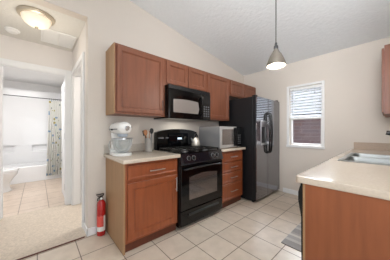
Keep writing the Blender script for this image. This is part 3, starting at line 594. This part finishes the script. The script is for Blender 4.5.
b = NB(); lathe(b, [(0, 0.0265), (0.050, 0.0265), (0.050, 0.034), (0.070, 0.046), (0.092, 0.085), (0.104, 0.130), (0.107, 0.182), (0.109, 0.186), (0.104, 0.186), (0.100, 0.130), (0.088, 0.088), (0.066, 0.052), (0.040, 0.040), (0, 0.040)], (0.060, 0, 0), 32); bw = obj('bowl', b, 'glassbowl', t, True, label='clear glass bowl')
b = NB(); tube(b, [(0.055, -0.103, 0.165), (0.055, -0.135, 0.160), (0.055, -0.150, 0.120), (0.055, -0.140, 0.075), (0.055, -0.088, 0.070)], 0.006, 10); obj('handle', b, 'glassbowl', bw, True)
b = NB(); lathe(b, [(0.1085, 0.178), (0.1110, 0.178), (0.1110, 0.190), (0.1085, 0.190), (0.1085, 0.178)], (0.060, 0, 0), 32); obj('rim_band', b, 'steel', bw, True)
b = NB(); tube(b, [(0.075, 0, 0.21), (0.075, 0, 0.17)], 0.008, 8)
for s_ in (-1, 1): tube(b, [(0.075, 0, 0.17), (0.075, s_*0.035, 0.15), (0.075, s_*0.045, 0.11), (0.075, s_*0.02, 0.07), (0.075, 0, 0.062)], 0.005, 8)
obj('beater', b, 'steelside', t, True)

# ---------------------------------------------------------------- crock and utensils
qx, qy, qz = -2.125, 1.085, 0.9145
t = thing('utensil_crock', 'steel utensil canister on the countertop beside the stove', 'canister', (qx, qy, qz))
b = NB(); lathe(b, [(0, 0), (0.044, 0), (0.046, 0.004), (0.046, 0.172), (0.049, 0.176), (0.043, 0.176), (0.042, 0.006), (0, 0.006)], (qx, qy, qz), 28); obj('canister', b, mat('satin_canister_steel', srgb(196, 196, 196), 0.3, metal=0.6, noise=0.03), t, True)
def utensil(label, dx, dy, tx, ty, m, head, hgt, name='spoon', cat='utensil'):
    p0 = Vector((qx+dx, qy+dy, qz+0.012)); p1 = Vector((qx+tx, qy+ty, qz+hgt)); d = (p1-p0).normalized()
    t = thing(name, label, cat, p0, 'utensils in the canister')
    b = NB(); tube(b, [p0, p0+(p1-p0)*0.5, p1], [0.006, 0.007, 0.006], 8); obj('handle', b, m[0], t, True)
    b = NB(); R = d.to_track_quat('Z', 'Y').to_matrix().to_4x4()
    if head == 'spoon': lathe(b, [(0, -0.005), (0.013, 0.0), (0.027, 0.022), (0.029, 0.045), (0.020, 0.066), (0, 0.074)], p1, 16, sx=0.35, sy=1, mx=R)
    else:
        tb = bmesh.new(); bmesh.ops.create_cube(tb, size=1); bmesh.ops.scale(tb, vec=(0.008, 0.050, 0.070), verts=tb.verts); bmesh.ops.translate(tb, vec=(0, 0, 0.03), verts=tb.verts)
        bmesh.ops.bevel(tb, geom=list(tb.edges), offset=0.0025, segments=2, affect='EDGES', profile=0.5); merge(b, tb, Matrix.Translation(p1) @ R)
    obj('head', b, m[1], t, True)
utensil('wooden spoon leaning left in the steel canister', 0.0, -0.005, 0.0, -0.034, ('utwood', 'utwood'), 'spoon', 0.215, 'wooden_spoon')
utensil('wooden spatula upright in the middle of the steel canister', 0.0, 0.012, 0.010, 0.008, ('utwood', 'utwood'), 'flat', 0.205, 'wooden_spatula')
utensil('black turner leaning left behind the spoons in the canister', -0.018, 0.012, -0.022, -0.036, ('blackplastic', 'blackplastic'), 'flat', 0.215, 'turner')
utensil('black serving spoon leaning right at the front of the canister', 0.022, 0.010, 0.022, 0.032, ('darksteel', 'blackplastic'), 'spoon', 0.235, 'serving_spoon')

# ---------------------------------------------------------------- fire extinguisher
ex, ey = -2.214, 0.545
t = thing('fire_extinguisher', 'red fire extinguisher standing on the floor beside the base cabinet', 'fire extinguisher', (ex, ey, 0))
b = NB(); lathe(b, [(0, 0.001), (0.040, 0.001), (0.045, 0.008), (0.045, 0.345), (0.040, 0.372), (0.026, 0.390), (0.018, 0.398), (0, 0.398)], (ex, ey, 0), 28); cy = obj('cylinder', b, 'red', t, True)
def wrap(z0, z1, a0, a1, r=0.0456):
    b = NB(); n_ = 12; A = [];
    for i in range(n_+1):
        th = a0+(a1-a0)*i/n_; A.append([b.verts.new((ex+rr*math.cos(th), ey+rr*math.sin(th), z)) for rr, z in ((r, z0), (r, z1), (r+0.0006, z1), (r+0.0006, z0))])
    for p, q_ in zip(A, A[1:]):
        for k in range(4): b.faces.new((p[k], p[(k+1) % 4], q_[(k+1) % 4], q_[k]))
    b.faces.new(A[0]); b.faces.new(A[-1][::-1]); bmesh.ops.recalc_face_normals(b, faces=b.faces); return b
obj('label', wrap(0.055, 0.105, -1.5, 0.9), 'labelwhite', cy, label='white lower label'); obj('label', wrap(0.106, 0.225, -1.5, 0.15), 'labelred', cy, label='pale red instruction label'); obj('label', wrap(0.106, 0.225, 0.3, 0.9), 'labelwhite', cy, label='white side label')
b = NB(); lathe(b, [(0, 0.399), (0.017, 0.399), (0.019, 0.415), (0.015, 0.440), (0, 0.440)], (ex, ey, 0), 16); obj('valve', b, 'blackplastic', t, True)
b = NB(); lathe(b, [(0, 0), (0.013, 0), (0.013, 0.006), (0, 0.007)], (ex+0.018, ey-0.004, 0.418), 14, mx=Matrix.Rotation(PI/2, 4, 'Y')); obj('gauge', b, 'whiteplastic', t, True)
b = NB(); bx(b, ex-0.012, ex+0.012, ey-0.052, ey+0.030, 0.458, 0.466, 0.003); bx(b, ex-0.010, ex+0.010, ey-0.040, ey+0.025, 0.441, 0.447, 0.002); tube(b, [(ex, ey+0.02, 0.444), (ex, ey+0.026, 0.460)], 0.006, 8); obj('lever', b, 'blackmatte', t)
b = NB(); tube(b, [(ex, ey-0.016, 0.43), (ex+0.01, ey-0.035, 0.425), (ex+0.014, ey-0.042, 0.40)], 0.006, 8); obj('nozzle', b, 'blackplastic', t, True)

# ---------------------------------------------------------------- rug
b = NB(); bx(b, -0.775, -0.42, 1.918, 2.56, 0.001, 0.008, 0.002); o = single('rug', b, 'rug', 'grey and cream striped kitchen rug on the tile floor', 'rug', (-0.6, 1.918, 0))

# ---------------------------------------------------------------- pendant
px_, py_, pz_ = -0.785, 1.82, 1.848
t = thing('pendant_lamp', 'brushed nickel cone pendant lamp hanging on a thin cord', 'lamp', (px_, py_, cz(py_)-0.001))
b = NB(); tube(b, [(px_, py_, cz(py_)-0.03), (px_, py_, pz_+0.24)], 0.0048, 8); obj('cord', b, 'darksteel', t)
b = NB(); lathe(b, [(0, -0.03), (0.02, -0.03), (0.055, -0.012), (0.060, 0.0), (0.060, 0.012), (0, 0.012)], (px_, py_, cz(py_)-0.012), 24); obj('canopy', b, 'nickel', t, True)
b = NB(); lathe(b, [(0, 0.245), (0.007, 0.243), (0.013, 0.225), (0.011, 0.215), (0.020, 0.205), (0.022, 0.18), (0.018, 0.165), (0, 0.165)], (px_, py_, pz_), 20); obj('socket_cap', b, 'darksteel', t, True)
b = NB(); lathe(b, [(0.018, 0.178), (0.026, 0.160), (0.036, 0.142), (0.056, 0.110), (0.074, 0.072), (0.088, 0.035), (0.094, 0.0), (0.091, 0.0), (0.085, 0.034), (0.071, 0.070), (0.053, 0.107), (0.033, 0.139), (0.023, 0.157), (0.015, 0.174)], (px_, py_, pz_), 36); obj('lamp_shade', b, mat('ribbed_pewter', srgb(138, 130, 120), 0.35, metal=0.7, noise=0.05, nscale=30), t, True)
b = NB(); lathe(b, [(0.012, 0.10), (0.020, 0.085), (0.083, 0.010), (0.083, 0.006), (0, 0.002)], (px_, py_, pz_), 28); obj('diffuser', b, 'pendantglow', t, True)

# ---------------------------------------------------------------- hall fixtures
hx, hy = -2.625, -0.005
t = thing('ceiling_light', 'nickel-rimmed flush ceiling light with frosted glass bowl in the hall', 'lamp', (hx, hy, HC))
b = NB(); lathe(b, [(0, 0), (0.160, 0), (0.163, -0.012), (0.154, -0.030), (0.136, -0.036), (0.128, -0.030), (0, -0.03)], (hx, hy, HC-0.0005), 40); obj('ring', b, mat('satin_nickel', srgb(196, 184, 164), 0.35, metal=0.5, noise=0.02), t, True)
b = NB(); lathe(b, [(0.130, -0.034), (0.126, -0.055), (0.106, -0.090), (0.072, -0.115), (0.034, -0.127), (0, -0.130)], (hx, hy, HC), 40); obj('glass_bowl', b, 'lampglass', t, True)
b = NB(); lathe(b, [(0, -0.128), (0.014, -0.131), (0.016, -0.138), (0.008, -0.148), (0, -0.150)], (hx, hy, HC), 16); obj('finial', b, 'nickel', t, True)
t = thing('smoke_detector', 'round white smoke detector on the hall ceiling', 'smoke detector', (-3.20, -0.235, HC))
b = NB(); lathe(b, [(0, 0), (0.072, 0), (0.072, -0.010), (0.060, -0.022), (0, -0.022)], (-3.20, -0.235, HC-0.0005), 28); obj('base', b, 'whiteplastic', t, True)
b = NB(); lathe(b, [(0.050, -0.0225), (0.048, -0.034), (0.030, -0.042), (0, -0.043)], (-3.20, -0.235, HC), 24); obj('cover', b, 'whiteplastic', t, True)
t = thing('ceiling_vent', 'white two-panel return air vent on the hall ceiling', 'vent', (-3.08, 0.215, HC))
a0, a1, c0, c1 = -3.29, -2.86, 0.035, 0.400
b = NB(); bx(b, a0, a1, c0, c0+0.025, HC-0.016, HC-0.0005, 0.003); bx(b, a0, a1, c1-0.025, c1, HC-0.016, HC-0.0005, 0.003); bx(b, a0, a0+0.025, c0+0.025, c1-0.025, HC-0.016, HC-0.0005, 0.003); bx(b, a1-0.025, a1, c0+0.025, c1-0.025, HC-0.016, HC-0.0005, 0.003); bx(b, a0+0.025, a1-0.025, 0.210, 0.225, HC-0.014, HC-0.0005); obj('frame', b, 'whiteplastic', t)
b = NB()
for k in range(17): x = a0+0.035+k*0.0225; bx(b, x, x+0.015, c0+0.026, 0.209, HC-0.011, HC-0.004); bx(b, x, x+0.015, 0.226, c1-0.026, HC-0.011, HC-0.004)
bx(b, a0+0.026, a1-0.026, c0+0.026, 0.209, HC-0.0035, HC-0.0008); bx(b, a0+0.026, a1-0.026, 0.226, c1-0.026, HC-0.0035, HC-0.0008)
obj('louvres', b, 'whiteplastic', t)

# ---------------------------------------------------------------- bathroom
TX = -5.60
t = thing('bathtub', 'white alcove bathtub at the far end of the bathroom', 'bathtub', (-5.96, -0.26, 0))
b = NB(); X0, X1 = XBF+0.025, TX; Y0, Y1 = BY0+0.022, BY1-0.022
outer = roundrect(X0, X1, Y0, Y1, 0.02); inn = roundrect(X0+0.07, X1-0.08, Y0+0.08, Y1-0.08, 0.12); low = roundrect(X0+0.13, X1-0.13, Y0+0.16, Y1-0.13, 0.10)
def ringv(P, z): return [b.verts.new((x, y, z)) for x, y in P]
rs = [ringv(outer, 0.001), ringv(outer, 0.352), ringv(roundrect(X0+0.008, X1-0.008, Y0+0.008, Y1-0.008, 0.02), 0.362), ringv(inn, 0.362), ringv(low, 0.08)]
for A, B_ in zip(rs, rs[1:]):
    for i in range(len(A)): b.faces.new((A[i], A[(i+1) % len(A)], B_[(i+1) % len(A)], B_[i]))
b.faces.new(rs[0][::-1]); b.faces.new(rs[-1]); bmesh.ops.recalc_face_normals(b, faces=b.faces)
obj('tub_shell', b, 'acrylic', t, 35)
b = NB(); bx(b, TX+0.0005, TX+0.008, Y0+0.05, Y1-0.05, 0.001, 0.05, 0.003); obj('apron_foot', b, 'acrylic', t)
t = thing('shower_surround', 'glossy white tub surround panels with two recessed soap shelves', 'shower surround', (-6.0, -0.26, 0.363))
# back panel with two niches
b = NB(); xb0, xb1 = XBF+0.001, XBF+0.075
ys = [BY0+0.002, -0.645, -0.425, -0.10, 0.205, BY1-0.002]; n0, n1 = 0.655, 0.83
bx(b, xb0, xb1, ys[0], ys[-1], 0.364, n0); bx(b, xb0, xb1, ys[0], ys[-1], n1, 2.25, 0.003)
for a, c in ((ys[0], ys[1]), (ys[2], ys[3]), (ys[4], ys[5])): bx(b, xb0, xb1, a, c, n0, n1)
for a, c in ((ys[1], ys[2]), (ys[3], ys[4])): bx(b, xb0, xb0+0.004, a, c, n0, n1)
bx(b, xb1, xb1+0.004, ys[2]+0.02, ys[3]-0.02, n1-0.012, n1-0.004, 0.001)
obj('back_panel', b, 'acrylic', t)
for nm, a, c in (('end_panel', BY0+0.001, BY0+0.02), ('end_panel', BY1-0.02, BY1-0.001)):
    b = NB(); bx(b, XBF+0.082, TX+0.01, a, c, 0.364, 2.25, 0.003); obj(nm, b, 'acrylic', t)
t = thing('curtain_rod', 'dark straight shower rod across the bathtub opening', 'curtain rod', (TX+0.0, -0.26, 1.966))
b = NB(); tube(b, [(TX+0.055, BY0+0.022, 1.966), (TX+0.055, BY1-0.022, 1.966)], 0.010, 12); obj('rod', b, 'darksteel', t, True)
for y, s_ in ((BY0+0.001, 1), (BY1-0.001, -1)):
    b = NB(); lathe(b, [(0, 0), (0.028, 0), (0.024, 0.016), (0, 0.020)], (TX+0.055, y, 1.966), 16, mx=Matrix.Rotation(-s_*PI/2, 4, 'X')); obj('flange', b, 'darksteel', t, True)
t = thing('shower_curtain', 'floral shower curtain in blue and mustard gathered at the right of the tub', 'curtain', (TX+0.05, 0.33, 0.10))
b = NB(); NY, NZ = 60, 24; grid = []
for j in range(NZ+1):
    row = []
    for i in range(NY+1):
        u = i/NY; v = j/NZ; y = 0.465-(0.275-0.02*v+0.03*(1-v))*u; amp = 0.012+0.012*(1-v)
        x = TX+0.072+amp*math.sin(u*2*PI*6.5+0.5*math.sin(v*3)); row.append(b.verts.new((x, y, 0.10+(1.925-0.10)*v)))
    grid.append(row)
for j in range(NZ):
    for i in range(NY): b.faces.new((grid[j][i], grid[j][i+1], grid[j+1][i+1], grid[j+1][i]))
bmesh.ops.solidify(b, geom=list(b.faces), thickness=0.002); obj('cloth', b, 'curtain', t, True)
for k in range(7):
    y = 0.455-0.255*(k+0.25)/6.8; b = NB(); tube(b, [(TX+0.057+0.017*math.cos(a_), y, 1.952+0.031*math.sin(a_)) for a_ in [2*PI*i/12 for i in range(13)]], 0.002, 6); obj('ring', b, 'darksteel', t, True)
# toilet (faces +y)
tx, ty = -5.05, -0.555
t = thing('toilet', 'white toilet partly seen at the left side of the bathroom', 'toilet', (tx, ty, 0))
b = NB(); lathe(b, [(0, 0.001), (0.115, 0.001), (0.118, 0.02), (0.095, 0.09), (0.098, 0.17), (0.130, 0.24), (0.175, 0.32), (0.186, 0.375), (0.180, 0.385), (0.140, 0.385), (0.10, 0.28), (0, 0.24)], (tx, ty+0.03, 0), 32, sx=0.98, sy=1.28); bx(b, tx-0.10, tx+0.10, ty-0.37, ty-0.08, 0.001, 0.30, 0.03); bx(b, tx-0.17, tx+0.17, ty-0.36, ty-0.16, 0.30, 0.385, 0.02); obj('bowl', b, 'porcelain', t, True)
b = NB(); lathe(b, [(0, 0.386), (0.188, 0.386), (0.193, 0.396), (0.190, 0.410), (0.186, 0.413), (0.190, 0.420), (0.184, 0.432), (0, 0.436)], (tx, ty+0.03, 0), 32, sx=0.98, sy=1.28); obj('seat_lid', b, 'porcelain', t, True)
b = NB(); bx(b, tx-0.21, tx+0.21, ty-0.40, ty-0.235, 0.386, 0.73, 0.02, 3); tk = obj('tank', b, 'porcelain', t, True)
b = NB(); bx(b, tx-0.22, tx+0.22, ty-0.405, ty-0.225, 0.731, 0.762, 0.008, 3); obj('tank_lid', b, 'porcelain', tk, True)
b = NB(); bx(b, tx+0.211, tx+0.222, ty-0.33, ty-0.26, 0.665, 0.68, 0.003); obj('flush_lever', b, 'chrome', tk)

for o in bpy.data.objects:
    for k in ('_w', '_local'):
        if k in o: del o[k]
